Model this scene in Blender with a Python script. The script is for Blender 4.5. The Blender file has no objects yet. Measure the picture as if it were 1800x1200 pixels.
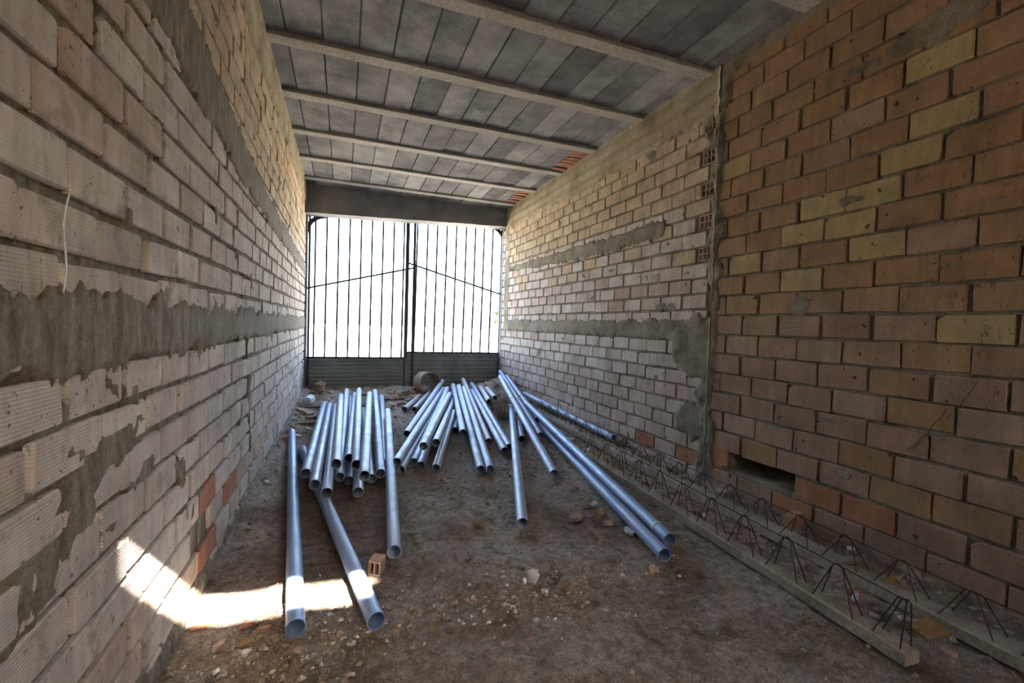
import bpy, bmesh, math, random
import numpy as np
from mathutils import Vector, Matrix

S = bpy.context.scene
COL = S.collection

# ------------------------------------------------------------------ camera
A_, B_, HC = 0.5025, 2.384, 1.07          # left wall X=-A_, right wall X=B_, eye height
FPX, YAW, PITCH, ROLL = 790.29, 0.3602, -0.0355, 0.0319
fw = Vector((math.sin(YAW)*math.cos(PITCH), math.cos(YAW)*math.cos(PITCH), math.sin(PITCH)))
r0 = Vector((math.cos(YAW), -math.sin(YAW), 0)); u0 = r0.cross(fw)
rt = r0*math.cos(ROLL)+u0*math.sin(ROLL); up = -r0*math.sin(ROLL)+u0*math.cos(ROLL)
cd = bpy.data.cameras.new('camera'); cam = bpy.data.objects.new('camera', cd); COL.objects.link(cam)
cd.sensor_width = 36; cd.lens = 36*FPX/1800; cd.clip_start = 0.02; cd.clip_end = 300
M = Matrix.Identity(4)
for i, v in enumerate((rt, up, -fw)):
    for j in range(3): M[j][i] = v[j]
M[2][3] = HC
cam.matrix_world = M
S.camera = cam

# ------------------------------------------------------------------ sky, sun, exposure
SUN = Vector((-0.40, 1.20, -1.0))          # direction the sunlight travels
W = bpy.data.worlds.new('sky'); S.world = W; W.use_nodes = True
wn = W.node_tree.nodes; wl_ = W.node_tree.links
sk = wn.new('ShaderNodeTexSky'); sk.sky_type = 'NISHITA'; sk.sun_disc = False
sk.sun_elevation = math.radians(38); sk.sun_rotation = math.atan2(0.4, -1.2)
sk.air_density = 1.0; sk.dust_density = 3.2; sk.ozone_density = 1.0
wl_.new(sk.outputs[0], wn['Background'].inputs[0]); wn['Background'].inputs[1].default_value = 1.35
sd = bpy.data.lights.new('sun', 'SUN'); sd.energy = 50.0; sd.angle = math.radians(0.53); sd.color = (1.0, 0.93, 0.82)
so = bpy.data.objects.new('sun', sd); COL.objects.link(so)
so.rotation_euler = SUN.to_track_quat('-Z', 'Y').to_euler(); so.location = (4, -8, 9)
S.view_settings.view_transform = 'Standard'; S.view_settings.look = 'None'
S.view_settings.gamma = 1; S.view_settings.use_curve_mapping = False
S.view_settings.exposure = 1.6
S.cycles.caustics_reflective = False; S.cycles.caustics_refractive = False

# ------------------------------------------------------------------ helpers
R = random.Random(7)
def ray(x, y): return fw + rt*((x-900)/FPX) - up*((y-600)/FPX)
def onx(x, y, X): d = ray(x, y); return d*(X/d.x) + Vector((0, 0, HC))
def ony(x, y, Y): d = ray(x, y); return d*(Y/d.y) + Vector((0, 0, HC))
def onz(x, y, z=0.0): d = ray(x, y); return d*((z-HC)/d.z) + Vector((0, 0, HC))
def proj(p):
    v = Vector(p)-Vector((0, 0, HC)); z = v.dot(fw)
    if z < .05: return None
    return 900+FPX*v.dot(rt)/z, 600-FPX*v.dot(up)/z, z

def s2l(c): return tuple(((v/255+.055)/1.055)**2.4 if v > 10 else v/255/12.92 for v in c)

def tag(o, label=None, cat=None, group=None, kind=None):
    if label: o['label'] = label
    if cat: o['category'] = cat
    if group: o['group'] = group
    if kind: o['kind'] = kind
    return o
def link(name, me, parent=None):
    o = bpy.data.objects.new(name, me); COL.objects.link(o)
    if parent: o.parent = parent
    return o
def mesh(name, vs, fs, mat=None, smooth=False):
    me = bpy.data.meshes.new(name); me.from_pydata([tuple(v) for v in vs], [], fs); me.update()
    if mat: me.materials.append(mat)
    if smooth: me.shade_smooth()
    return me
def mobj(name, vs, fs, mat, parent=None, smooth=False): return link(name, mesh(name, vs, fs, mat, smooth), parent)
def empty(name, loc, rz=0.0):
    o = bpy.data.objects.new(name, None); COL.objects.link(o); o.location = loc; o.rotation_euler = (0, 0, rz); o.empty_display_size = .05
    return o
class MB:
    """collects shapes into one mesh"""
    def __init__(s): s.v = []; s.f = []
    def add(s, vs, fs):
        n = len(s.v); s.v += [tuple(v) for v in vs]; s.f += [tuple(i+n for i in f) for f in fs]
    def box(s, x0, x1, y0, y1, z0, z1, m=None):
        vs = [Vector(p) for p in ((x0,y0,z0),(x1,y0,z0),(x1,y1,z0),(x0,y1,z0),(x0,y0,z1),(x1,y0,z1),(x1,y1,z1),(x0,y1,z1))]
        if m: vs = [m @ v for v in vs]
        s.add(vs, [(0,3,2,1),(4,5,6,7),(0,1,5,4),(1,2,6,5),(2,3,7,6),(3,0,4,7)])
    def tube(s, pts, r, n=8, caps=True):
        pts = [Vector(p) for p in pts]; rings = []
        for i, p in enumerate(pts):
            a = pts[max(i-1, 0)]; b = pts[min(i+1, len(pts)-1)]; d = (b-a).normalized()
            h = Vector((0, 0, 1)) if abs(d.z) < .9 else Vector((1, 0, 0))
            e1 = d.cross(h).normalized(); e2 = e1.cross(d); rr = r[i] if isinstance(r, (list, tuple)) else r
            rings.append([p+(e1*math.cos(t)+e2*math.sin(t))*rr for t in (2*math.pi*k/n for k in range(n))])
        vs = [v for g in rings for v in g]; fs = []
        for i in range(len(pts)-1):
            for k in range(n): fs.append((i*n+k, i*n+(k+1) % n, (i+1)*n+(k+1) % n, (i+1)*n+k))
        if caps: fs += [tuple(range(n)), tuple(range((len(pts)-1)*n, len(pts)*n))[::-1]]
        s.add(vs, fs)
    def build(s, name, mat, parent=None, smooth=False): return mobj(name, s.v, s.f, mat, parent, smooth)

# value noise
def _h(ix, iy, s):
    n = (ix.astype(np.int64)*374761393 + iy.astype(np.int64)*668265263 + s*1442695041) & 0xffffffff
    n = ((n ^ (n >> 13))*1274126177) & 0xffffffff
    return ((n ^ (n >> 16)) & 0xffff)/65535.0
def vn(x, y, s=0):
    x = np.asarray(x, float); y = np.asarray(y, float)
    ix = np.floor(x); iy = np.floor(y); fx = x-ix; fy = y-iy
    fx = fx*fx*(3-2*fx); fy = fy*fy*(3-2*fy)
    a = _h(ix, iy, s); b = _h(ix+1, iy, s); c = _h(ix, iy+1, s); d = _h(ix+1, iy+1, s)
    return (a*(1-fx)+b*fx)*(1-fy)+(c*(1-fx)+d*fx)*fy
def fbm(x, y, s=0, o=4):
    t = 0; a = .5; w = 0
    for k in range(o): t = t+a*vn(x*2**k, y*2**k, s+k*17); w += a; a *= .5
    return t/w
def sstep(a, b, x): t = np.clip((x-a)/(b-a), 0, 1); return t*t*(3-2*t)

# ------------------------------------------------------------------ materials
class NT:
    def __init__(s, name):
        s.m = bpy.data.materials.new(name); s.m.use_nodes = True; s.t = s.m.node_tree
        s.b = s.t.nodes['Principled BSDF']; s.pos = s.n('ShaderNodeNewGeometry')
    def n(s, t, **kw):
        o = s.t.nodes.new(t)
        for k, v in kw.items(): setattr(o, k, v)
        return o
    def l(s, a, b): s.t.links.new(a, b)
    def noise(s, sc, det=4, rough=.55, vec=None, scale3=None, dist=0):
        o = s.n('ShaderNodeTexNoise'); o.inputs['Scale'].default_value = sc; o.inputs['Detail'].default_value = det
        o.inputs['Roughness'].default_value = rough; o.inputs['Distortion'].default_value = dist
        v = vec or s.pos.outputs['Position']
        if scale3:
            mp = s.n('ShaderNodeMapping'); mp.inputs['Scale'].default_value = scale3; s.l(v, mp.inputs['Vector']); v = mp.outputs[0]
        s.l(v, o.inputs['Vector']); return o.outputs['Fac']
    def ramp(s, fac, stops, interp='LINEAR'):
        o = s.n('ShaderNodeValToRGB'); cr = o.color_ramp; cr.interpolation = interp
        while len(cr.elements) < len(stops): cr.elements.new(.5)
        for e, (p, c) in zip(cr.elements, stops):
            e.position = p; e.color = (c, c, c, 1) if isinstance(c, (int, float)) else (*c, 1)
        s.l(fac, o.inputs[0]); return o.outputs[0]
    def mix(s, fac, a, b, mode='MIX'):
        o = s.n('ShaderNodeMix', data_type='RGBA', blend_type=mode)
        for i, v in ((0, fac), (6, a), (7, b)):
            if isinstance(v, (int, float)): o.inputs[i].default_value = v
            elif isinstance(v, tuple): o.inputs[i].default_value = (*v, 1)
            else: s.l(v, o.inputs[i])
        return o.outputs[2]
    def math(s, op, a, b=None, c=None):
        o = s.n('ShaderNodeMath', operation=op)
        for i, v in enumerate((a, b, c)):
            if v is None: continue
            if isinstance(v, (int, float)): o.inputs[i].default_value = v
            else: s.l(v, o.inputs[i])
        return o.outputs[0]
    def rnd(s):
        oi = s.n('ShaderNodeObjectInfo')
        w = s.n('ShaderNodeTexWhiteNoise', noise_dimensions='1D')
        s.l(s.math('ADD', s.math('MULTIPLY', oi.outputs['Random'], 37.1), s.math('MULTIPLY', s.pos.outputs['Random Per Island'], 71.7)), w.inputs['W'])
        return w.outputs['Value']
    def bump(s, h, strength=.4, dist=.01, prev=None):
        o = s.n('ShaderNodeBump'); o.inputs['Strength'].default_value = strength; o.inputs['Distance'].default_value = dist
        s.l(h, o.inputs['Height'])
        if prev: s.l(prev, o.inputs['Normal'])
        return o.outputs[0]
    def done(s, col, rough=.9, nrm=None, spec=.3, metal=0):
        if isinstance(col, tuple): s.b.inputs['Base Color'].default_value = (*col, 1)
        else: s.l(col, s.b.inputs['Base Color'])
        if isinstance(rough, (int, float)): s.b.inputs['Roughness'].default_value = rough
        else: s.l(rough, s.b.inputs['Roughness'])
        s.b.inputs['Specular IOR Level'].default_value = spec; s.b.inputs['Metallic'].default_value = metal
        if nrm: s.l(nrm, s.b.inputs['Normal'])
        return s.m

MORTAR = (.21, .175, .125)
def brick_mat(name, cols, ribs=.5, dirt=.5):
    t = NT(name)
    base = t.ramp(t.rnd(), [(i/(len(cols)-1), c) for i, c in enumerate(cols)])
    n1 = t.noise(7, 5)
    base = t.mix(1, base, t.ramp(n1, [(.25, .74), (.75, 1.2)]), 'MULTIPLY')
    streak = t.noise(1, 4, scale3=(30, 30, 5))
    base = t.mix(1, base, t.ramp(streak, [(.3, .84), (.7, 1.1)]), 'MULTIPLY')
    sm = t.math('MULTIPLY', t.ramp(t.noise(11, 7, .65, dist=.4), [(.56, 0), (.66, 1)]), dirt)
    base = t.mix(sm, base, MORTAR)
    dots = t.math('MULTIPLY', t.ramp(t.noise(75, 2, .5), [(.67, 0), (.71, 1)]), t.ramp(t.noise(5, 2), [(.4, .15), (.6, 1)]))
    base = t.mix(t.math('MULTIPLY', dots, .8), base, (.045, .038, .03))
    pock_shade = t.ramp(t.noise(22, 2, .4), [(.735, 0), (.755, 1)])
    base = t.mix(t.math('MULTIPLY', pock_shade, .85), base, (.03, .025, .02))  # dark spots painted for the shade inside small chipped holes
    dabs = t.math('MULTIPLY', t.ramp(t.noise(1, 3, .6, scale3=(75, 75, 26)), [(.62, 0), (.69, 1)]), t.ramp(t.noise(2.3, 3), [(.42, .0), (.62, .75)]))
    base = t.mix(dabs, base, (.07, .058, .042))
    wv = t.n('ShaderNodeTexWave', wave_type='BANDS', bands_direction='Z'); wv.inputs['Scale'].default_value = 42; wv.inputs['Distortion'].default_value = .08
    wv.inputs['Detail'].default_value = 1; t.l(t.pos.outputs['Position'], wv.inputs['Vector'])
    nb = t.bump(wv.outputs['Fac'], ribs, .0022)
    nb = t.bump(t.noise(60, 5, .7), .35, .004, nb)
    return t.done(base, .92, nb, .2)
def rough_mat(name, cols, sc=5, bump=.6, bd=.012, rough=.95, fine=70, scale3=None):
    t = NT(name)
    a = t.noise(sc, 6, .62, scale3=scale3, dist=.3)
    base = t.ramp(a, [(.25+.5*i/(len(cols)-1), c) for i, c in enumerate(cols)])
    base = t.mix(1, base, t.ramp(t.noise(fine, 4, .7), [(.25, .62), (.75, 1.35)]), 'MULTIPLY')
    nb = t.bump(t.noise(fine*.6, 6, .72), bump, bd)
    return t.done(base, rough, nb, .2)

BR_LEFT = brick_mat('brick_pinkish_grey', [(.48, .405, .345), (.55, .47, .405), (.51, .43, .37), (.58, .51, .445), (.45, .36, .295)], .5, .5)
BR_UP = brick_mat('brick_cream', [(.45, .35, .23), (.52, .42, .28), (.48, .35, .22), (.44, .36, .26)], .3, .5)  # upper courses: a yellower batch, with some warm bounce light put into the colour
BR_PINK = brick_mat('brick_rose', [(.45, .345, .28), (.50, .39, .32), (.43, .32, .255), (.49, .40, .335)], .5, .4)
BR_OR = brick_mat('brick_orange_brown', [(.30, .175, .092), (.345, .21, .115), (.32, .195, .11), (.37, .235, .135)], .5, .35)
BR_ORL = brick_mat('brick_rosy_brown', [(.305, .195, .13), (.345, .225, .155), (.325, .21, .145), (.365, .255, .18)], .6, .35)
BR_YEL = brick_mat('brick_yellow', [(.38, .28, .135), (.42, .315, .16), (.37, .275, .145)], .3, .3)
BR_RED = brick_mat('brick_broken_red', [(.33, .14, .075), (.38, .18, .10), (.30, .125, .075)], .1, .55)
M_MORTAR = rough_mat('mortar', [(.085, .068, .043), (.17, .14, .098), (.26, .22, .165), (.32, .28, .215)], 7, .7, .012, fine=90)
M_MORTAR_L = rough_mat('mortar_trowelled', [(.07, .055, .034), (.15, .122, .083), (.24, .203, .15), (.31, .27, .205)], 9, .7, .01, fine=80, scale3=(3.4, 3.4, .7))
M_RING = rough_mat('ring_beam_concrete', [(.16, .125, .07), (.27, .225, .14), (.36, .31, .21), (.42, .375, .28)], 4, .5, .008, fine=60)
M_LINTEL = rough_mat('lintel_concrete', [(.13, .135, .14), (.20, .205, .21), (.27, .275, .28)], 3, .4, .006, fine=50)
M_BEAM = rough_mat('beam_concrete', [(.26, .24, .205), (.36, .335, .29), (.43, .405, .36)], 4, .35, .005, fine=60, scale3=(.5, 1, 1))
def block_mat():
    t = NT('ceiling_block_concrete')
    v = t.ramp(t.rnd(), [(0, (.13, .13, .13)), (.5, (.20, .20, .20)), (1, (.27, .27, .268))])
    v = t.mix(1, v, t.ramp(t.noise(4, 5, .6), [(.3, .6), (.7, 1.45)]), 'MULTIPLY')
    v = t.mix(1, v, t.ramp(t.noise(130, 3, .7), [(.3, .6), (.7, 1.4)]), 'MULTIPLY')
    ef = t.math('MULTIPLY', t.ramp(t.noise(2.6, 6, .6), [(.58, 0), (.72, 1)]), .55)
    v = t.mix(ef, v, (.42, .42, .41))
    return t.done(v, .97, t.bump(t.noise(150, 4, .8), .9, .006), .15)
M_BLOCK = block_mat()
def floor_mat():
    t = NT('dirt_floor')
    c = t.ramp(t.noise(1.7, 7, .62, dist=.5), [(.25, (.18, .125, .085)), (.40, (.32, .245, .18)), (.55, (.45, .37, .295)), (.72, (.54, .47, .40))])
    c = t.mix(1, c, t.ramp(t.noise(24, 7, .75), [(.3, .42), (.7, 1.5)]), 'MULTIPLY')
    c = t.mix(1, c, t.ramp(t.noise(120, 3, .7), [(.32, .55), (.68, 1.4)]), 'MULTIPLY')
    br = t.math('MULTIPLY', t.ramp(t.noise(5.5, 4, .6, dist=.8), [(.56, 0), (.68, 1)]), .7)
    c = t.mix(br, c, (.17, .105, .06))
    mp = t.n('ShaderNodeMapping'); mp.inputs['Location'].default_value = (.05, -1.25, 0); mp.inputs['Scale'].default_value = (1.5, .5, 1); t.l(t.pos.outputs['Position'], mp.inputs['Vector'])
    ln = t.n('ShaderNodeVectorMath', operation='LENGTH'); t.l(mp.outputs[0], ln.inputs[0])
    damp = t.ramp(t.math('ADD', ln.outputs['Value'], t.math('MULTIPLY', t.noise(4, 5), .7)), [(.55, .8), (1.0, 0)])
    c = t.mix(damp, c, t.mix(1, c, (.50, .42, .36), 'MULTIPLY'))
    nb = t.bump(t.noise(38, 7, .75), 1.0, .028)
    nb = t.bump(t.noise(160, 3, .7), .6, .005, nb)
    return t.done(c, .95, nb, .2)
M_FLOOR = floor_mat()
def pipe_mat(name, cols, rough=.44):
    t = NT(name)
    c = t.ramp(t.rnd(), [(i/(len(cols)-1), k) for i, k in enumerate(cols)])
    d = t.ramp(t.noise(9, 6, .65, dist=.6), [(.45, 0), (.7, .5)])
    c = t.mix(d, c, (.40, .40, .40))
    rg = t.ramp(t.noise(14, 4), [(.3, rough-.08), (.7, rough+.16)])
    return t.done(c, rg, t.bump(t.noise(40, 3), .06, .003), .38)
M_PIPE = pipe_mat('pipe_blue_grey', [(.30, .36, .50), (.34, .40, .53), (.39, .44, .55)])
M_PIPEB = pipe_mat('pipe_bluer', [(.19, .28, .48), (.23, .32, .51)])
M_PIPEP = pipe_mat('pipe_faded_pinkish', [(.40, .355, .37), (.43, .385, .39)], .45)
M_PIPEW = pipe_mat('pipe_bleached', [(.55, .55, .53), (.6, .6, .58)], .45)
M_JOIST = rough_mat('joist_concrete', [(.22, .175, .125), (.33, .275, .205), (.43, .365, .285)], 6, .5, .008, fine=70)
M_RUST = rough_mat('rusty_wire', [(.03, .018, .012), (.055, .033, .022), (.085, .05, .032)], 30, .3, .001, .8)
M_GATE = rough_mat('gate_steel', [(.035, .038, .042), (.06, .064, .07), (.09, .095, .10)], 8, .15, .002, .6)
M_SHEET = rough_mat('gate_sheet_steel', [(.15, .175, .18), (.21, .24, .245), (.27, .305, .31)], 4, .15, .002, .55)
M_ROCK = rough_mat('grey_stone', [(.50, .485, .45), (.62, .61, .58), (.70, .69, .66)], 20, .5, .004)
M_TAN = rough_mat('tan_rubble', [(.20, .145, .10), (.29, .22, .155), (.36, .29, .22)], 18, .6, .005)
M_OCHRE = rough_mat('ochre_tile', [(.22, .135, .06), (.28, .18, .085), (.32, .215, .11)], 22, .3, .003)
M_CLAY = rough_mat('red_clay', [(.25, .12, .07), (.33, .165, .10), (.38, .21, .14)], 20, .4, .003)
M_PINK = rough_mat('pale_clay', [(.40, .25, .19), (.48, .32, .25), (.52, .38, .31)], 20, .3, .003)
M_WOOD = rough_mat('weathered_board', [(.15, .115, .08), (.24, .19, .135), (.33, .275, .21)], 9, .4, .004, scale3=(1, 1, 5))
M_WHITE = rough_mat('dusty_white_plastic', [(.5, .5, .48), (.62, .62, .60), (.7, .7, .69)], 10, .1, .002, .5)
M_WEED = rough_mat('dry_weed', [(.17, .14, .10), (.26, .225, .17), (.34, .30, .24)], 20, .1, .002)
M_SOIL = rough_mat('outdoor_soil', [(.40, .35, .27), (.50, .45, .36), (.56, .51, .43)], .6, .4, .03, fine=20)
M_LEAF = rough_mat('shrub_leaf', [(.015, .018, .01), (.025, .03, .016), (.04, .045, .025)], 6, .2, .01, fine=20)

# ------------------------------------------------------------------ walls
H_CEIL = 2.873
Y_BACK, Y_GATE = -2.25, 6.85
def band(y, z, pts_b, pts_t, y0, y1, seed, ragged=.055, ey=.12):
    """signed 'inside-ness' of a mortar band between two polylines, with ragged edge"""
    zb = np.interp(y, *zip(*pts_b)); zt = np.interp(y, *zip(*pts_t))
    d = np.minimum(np.minimum(z-zb, zt-z), np.minimum(y-y0, y1-y)*.5+ey*0)
    return d + ragged*(fbm(y*9, z*7, seed, 5)-.5)*1.5 + .055*(fbm(y*42, z*11, seed+5, 4)-.5)
def put(h, d, height, width=.018):
    """raise h to 'height' where d>0"""
    return np.maximum(h, -.020+(height+.020)*sstep(-width, width*.6, d))

def grid_wall(name, X, sign, ys, zs, hfun, mat, thick, label):
    """heightfield wall: front surface at X + sign*h ; closed behind by a slab back"""
    Yg, Zg = np.meshgrid(ys, zs, indexing='ij'); h = hfun(Yg, Zg)
    ny, nz = Yg.shape
    v = np.stack([X+sign*h, Yg, Zg], -1).reshape(-1, 3)
    i, j = np.meshgrid(np.arange(ny-1), np.arange(nz-1), indexing='ij')
    a = (i*nz+j).ravel(); q = np.stack([a, a+nz, a+nz+1, a+1], 1)
    if sign < 0: q = q[:, ::-1]
    vs = v.tolist(); fs = q.tolist(); n = len(vs); xb = X-sign*thick
    y0, y1, z0, z1 = ys[0], ys[-1], zs[0], zs[-1]
    vs += [(xb, y0, z0), (xb, y1, z0), (xb, y1, z1), (xb, y0, z1)]
    c = [0, (ny-1)*nz, (ny-1)*nz+nz-1, nz-1]
    fs += [[n+3, n+2, n+1, n]]
    fs += [[n, n+1]+[k*nz for k in range(ny-1, -1, -1)], [n+2, n+3]+[k*nz+nz-1 for k in range(ny)],
           [n+3, n]+list(range(nz)), [n+1, n+2]+[(ny-1)*nz+k for k in range(nz-1, -1, -1)]]
    me = mesh(name, vs, fs, mat); me.shade_smooth()
    o = link(name, me); return tag(o, label, 'wall', kind='structure')

_bcache = {}
def brick_mesh(kind, var, mat, L, Hh):
    key = (kind, var, mat.name, Hh)
    if key in _bcache: return _bcache[key]
    r = random.Random(hash((kind, var)) % 9999 + var*31)
    r = random.Random(var*131+len(kind)*7)
    l, h = L/2, Hh/2; out = []
    cs = [(-l, -h), (l, -h), (l, h), (-l, h)]
    for k, (x, z) in enumerate(cs):
        c = r.uniform(.002, .006) if not (var == 3 and k == 2) else r.uniform(.018, .03)
        sx, sz = (1 if x < 0 else -1), (1 if z < 0 else -1); j = lambda: r.uniform(-.0025, .0025)
        p = [(x+sx*c*1.2+j(), z+j()), (x+j(), z+sz*c+j())]
        out += p if k in (1, 3) else p[::-1]
    # order: make ccw ring
    out.sort(key=lambda p: math.atan2(p[1]/h, p[0]/l))
    n = len(out); e = .0035
    ins = [(x*(1-e/l), z*(1-e/h*.9)) for x, z in out]
    f = .0015
    vs = [(x, f+r.uniform(-.0008, .0008), z) for x, z in ins]+[(x, f-.0045, z) for x, z in out]+[(x, -.045, z) for x, z in out]
    # local y is the outward normal, so the ring order seen from outside is reversed
    fs = [tuple(range(n))[::-1]]
    for a in range(2):
        for k in range(n): fs.append((a*n+k, a*n+(k+1) % n, (a+1)*n+(k+1) % n, (a+1)*n+k))
    fs.append(tuple(range(2*n, 3*n)))
    me = mesh('brick', vs, fs, mat); _bcache[key] = me; return me

def lay_bricks(wall, X, sign, rows, matfun, kind, L, Hh, y00, y1, pitch=.25, cut=None, limit=300, seed=0):
    """rows: list of (centre z, joint phase, height scale). Nearest in view become parts; the rest one joined part"""
    r = random.Random(seed); items = []
    for ri, (zc, ph, hs) in enumerate(rows):
        y0 = y00(zc) if callable(y00) else y00
        k = math.floor((y0-ph)/pitch)-1
        while ph+k*pitch < y1:
            a = ph+k*pitch+r.uniform(-.007, .007); b = ph+(k+1)*pitch+r.uniform(-.007, .007); k += 1
            a2, b2 = max(a, y0), min(b, y1)
            if b2-a2 < .05: continue
            yc = (a2+b2)/2
            if cut and cut(yc, zc): continue
            sx = (b2-a2-(pitch-L))/L
            q = proj((X, yc, zc)); size = 0
            if q and -60 < q[0] < 1860 and -60 < q[1] < 1260: size = 1/q[2]**3
            items.append((size, yc, zc, sx, hs, r.randrange(8), r.uniform(-.004, .002), r.uniform(-.012, .012), r.uniform(-.004, .004)))
    items.sort(reverse=True)
    rz = -math.pi/2 if sign > 0 else math.pi/2
    rest = {}
    for n, (size, yc, zc, sx, hs, var, dx, tl, dz) in enumerate(items):
        m = matfun(yc, zc, r)
        me = brick_mesh(kind, var, m, L, Hh)
        mat4 = Matrix.Translation((X+sign*dx, yc, zc+dz)) @ Matrix.Rotation(rz, 4, 'Z') @ Matrix.Rotation(tl, 4, 'Y') @ Matrix.Rotation(tl*.7, 4, 'Z') @ Matrix.Diagonal((sx, 1, hs, 1))
        if n < limit and size > 0:
            o = link('brick', me, wall); o.matrix_world = mat4
        else:
            rest.setdefault(m.name, (m, MB()))[1].add([mat4 @ v.co for v in me.vertices], [tuple(p.vertices) for p in me.polygons])
    mb = MB(); mats = []; idx = []
    for k, (m, b) in enumerate(rest.values()):
        mb.add(b.v, b.f); mats.append(m); idx += [k]*len(b.f)
    if mb.v:
        me = mesh('brick_courses', mb.v, mb.f)
        for m in mats: me.materials.append(m)
        me.polygons.foreach_set('material_index', idx)
        tag(link('brick_courses', me, wall), kind='stuff')

fine = lambda a, b, s: np.linspace(a, b, int(round((b-a)/s))+1)
ys_side = np.concatenate([np.linspace(Y_BACK, .45, 12)[:-1], fine(.45, 3.0, .015), fine(3.0, Y_GATE, .024)[1:]])
zs_side = fine(-.06, 2.9, .0165)

# left wall -----------------------------------------------------------------
def h_left(y, z):
    h = -.0145+.010*(fbm(y*30, z*30, 3)-.5)
    h = put(h, (fbm(y*5, z*8, 11)-.73)*.3, .002)
    h = put(h, band(y, z, [(0, .945), (7, .945)], [(0, 1.105), (7, 1.105)], .2, 7.2, 21, .05), .007)
    h = put(h, band(y, z, [(0, 2.02), (1.5, 1.90), (2.6, 1.76), (7, 1.66)], [(0, 2.2), (1.8, 2.11), (3.4, 1.93), (7, 1.80)], .2, 7.2, 33, .05), .008)
    # trowel streaks inside the bands, ragged mortar runs
    h = h + .004*(fbm(y*60, z*7, 41)-.5)*(h > -.002)
    h = put(h, .03-np.abs(y-1.32-.05*np.sin(z*25))-.6*np.abs(z-.90)+.04*(fbm(y*30, z*30, 9)-.5), .006)
    h = put(h, .05-np.abs(y-2.95+.25*(z-.6))-.06*np.abs(z-.6)+.10*(fbm(y*28, z*14, 19)-.62), .003)
    h = put(h, (.06-z)*.7+.05*(fbm(y*9, z*9, 29)-.5), .010)
    # spalled, dug-out patch low on the wall
    d = .16-np.hypot((y-2.42)/1.5, (z-.30)*1.6)+.10*(fbm(y*16, z*16, 8)-.5)
    return np.where(d > .03, np.minimum(h, -.022+.02*fbm(y*40, z*40, 6)), h)
wall_left = grid_wall('wall_left', -A_, 1, ys_side, zs_side, h_left, M_MORTAR_L, .22, 'long wall of pinkish grey ribbed bricks with smeared mortar bands on the left')
HL = .1108; z0 = .8457-8*HL
rowsL = []
for k in range(24):
    zc = z0+HL*(k+.5)
    if zc > 2.66: break
    rowsL.append((zc, 1.008+(.125 if (k-7) % 2 else 0)+R.uniform(-.025, .025), 1))
red_left = [onx(372, 872, -A_), onx(352, 905, -A_), onx(372, 955, -A_), onx(395, 880, -A_)]
def near_any(pts, y, z, dy=.125, dz=.055): return any(abs(p.y-y) < dy and abs(p.z-z) < dz for p in pts)
def mf_left(y, z, r):
    if near_any(red_left, y, z): return BR_RED
    if z > 1.98: return BR_UP
    if z < .25 and r.random() < .5: return BR_PINK
    if z > 1.45 and y < 1.5: return BR_PINK if r.random() < .7 else BR_LEFT
    return BR_LEFT
lay_bricks(wall_left, -A_, 1, rowsL, mf_left, 'slim', .234, .0915, .2, Y_GATE, cut=lambda y, z: near_any([onx(360, 925, -A_)], y, z, .1, .05), seed=1)

# right wall, rear stretch (towards the gate) ---------------------------------
Y_SEAM = 2.43
hollow = [Vector((B_, 2.520, .887-8*.1127+.1127*(k+.5))) for k in (14, 16, 18, 20, 22)]   # bedded across the wall beside the seam
def h_right_rear(y, z):
    h = -.0135+.010*(fbm(y*30, z*30, 53)-.5)
    h = put(h, (fbm(y*6, z*8, 61)-.74)*.3, .002)
    h = put(h, band(y, z, [(2, .995), (7, .995)], [(2, 1.155), (7, 1.155)], 2.3, 6.72, 71, .035), .007)
    h = put(h, band(y, z, [(2.9, 1.81), (4.2, 1.80), (6.5, 1.89)], [(2.9, 1.955), (7, 1.97)], 2.95, 6.6, 73, .035), .008)
    h = put(h, .07-(y-Y_SEAM)-.03*np.sin(z*7)+.22*(fbm(y*11, z*8, 79)-.5), .010, .03)
    h = h+.030*(fbm(y*24, z*20, 78)-.5)*sstep(.18, .05, y-Y_SEAM)
    h = put(h, .20-np.hypot((y-2.55)*.75, (z-.95)*.9)+.12*(fbm(y*12, z*12, 83)-.5), .014, .03)
    h = put(h, .13-np.hypot((y-2.6)*.8, (z-.42))+.14*(fbm(y*14, z*14, 87)-.5), .008, .03)
    h = put(h, .10-np.abs(y-6.65)+.14*(fbm(y*12, z*9, 89)-.5)-.1*(z < 1), .004, .03)
    h = h+.005*(fbm(y*50, z*20, 91)-.5)*(h > -.002)
    h = put(h, (.05-z)*.7+.05*(fbm(y*9, z*9, 97)-.5), .010)
    for p in hollow:
        h = np.where((np.abs(y-p.y) < .056) & (np.abs(z-p.z) < .046), -.085, h)
    return h
ys = fine(Y_SEAM, Y_GATE, .0155)
wall_rr = grid_wall('wall_right_rear', B_, -1, ys, zs_side, h_right_rear, M_MORTAR, .22, 'right wall stretch next to the gate, pale small bricks with two mortar bands')
rowsR = []
HR = .1127; z0 = .887-8*HR
for k in range(24):
    zc = z0+HR*(k+.5)
    if zc > 2.62: break
    rowsR.append((zc, (0 if k % 2 else .125)+R.uniform(-.03, .03), 1))
red_rr = [onx(1228, 800, B_), onx(1140, 770, B_)]
def mf_rr(y, z, r):
    if near_any(red_rr, y, z): return BR_RED
    if z > 1.97: return BR_UP
    if z > 1.55: return BR_UP if r.random() < .3 else BR_LEFT
    if z < .62: return BR_PINK
    return BR_LEFT if r.random() < .75 else BR_PINK
lay_bricks(wall_rr, B_, -1, rowsR, mf_rr, 'slim', .236, .0965, lambda z: 2.578 if any(abs(p.z-z) < .04 for p in hollow) else Y_SEAM+.05, Y_GATE, seed=2)
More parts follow.
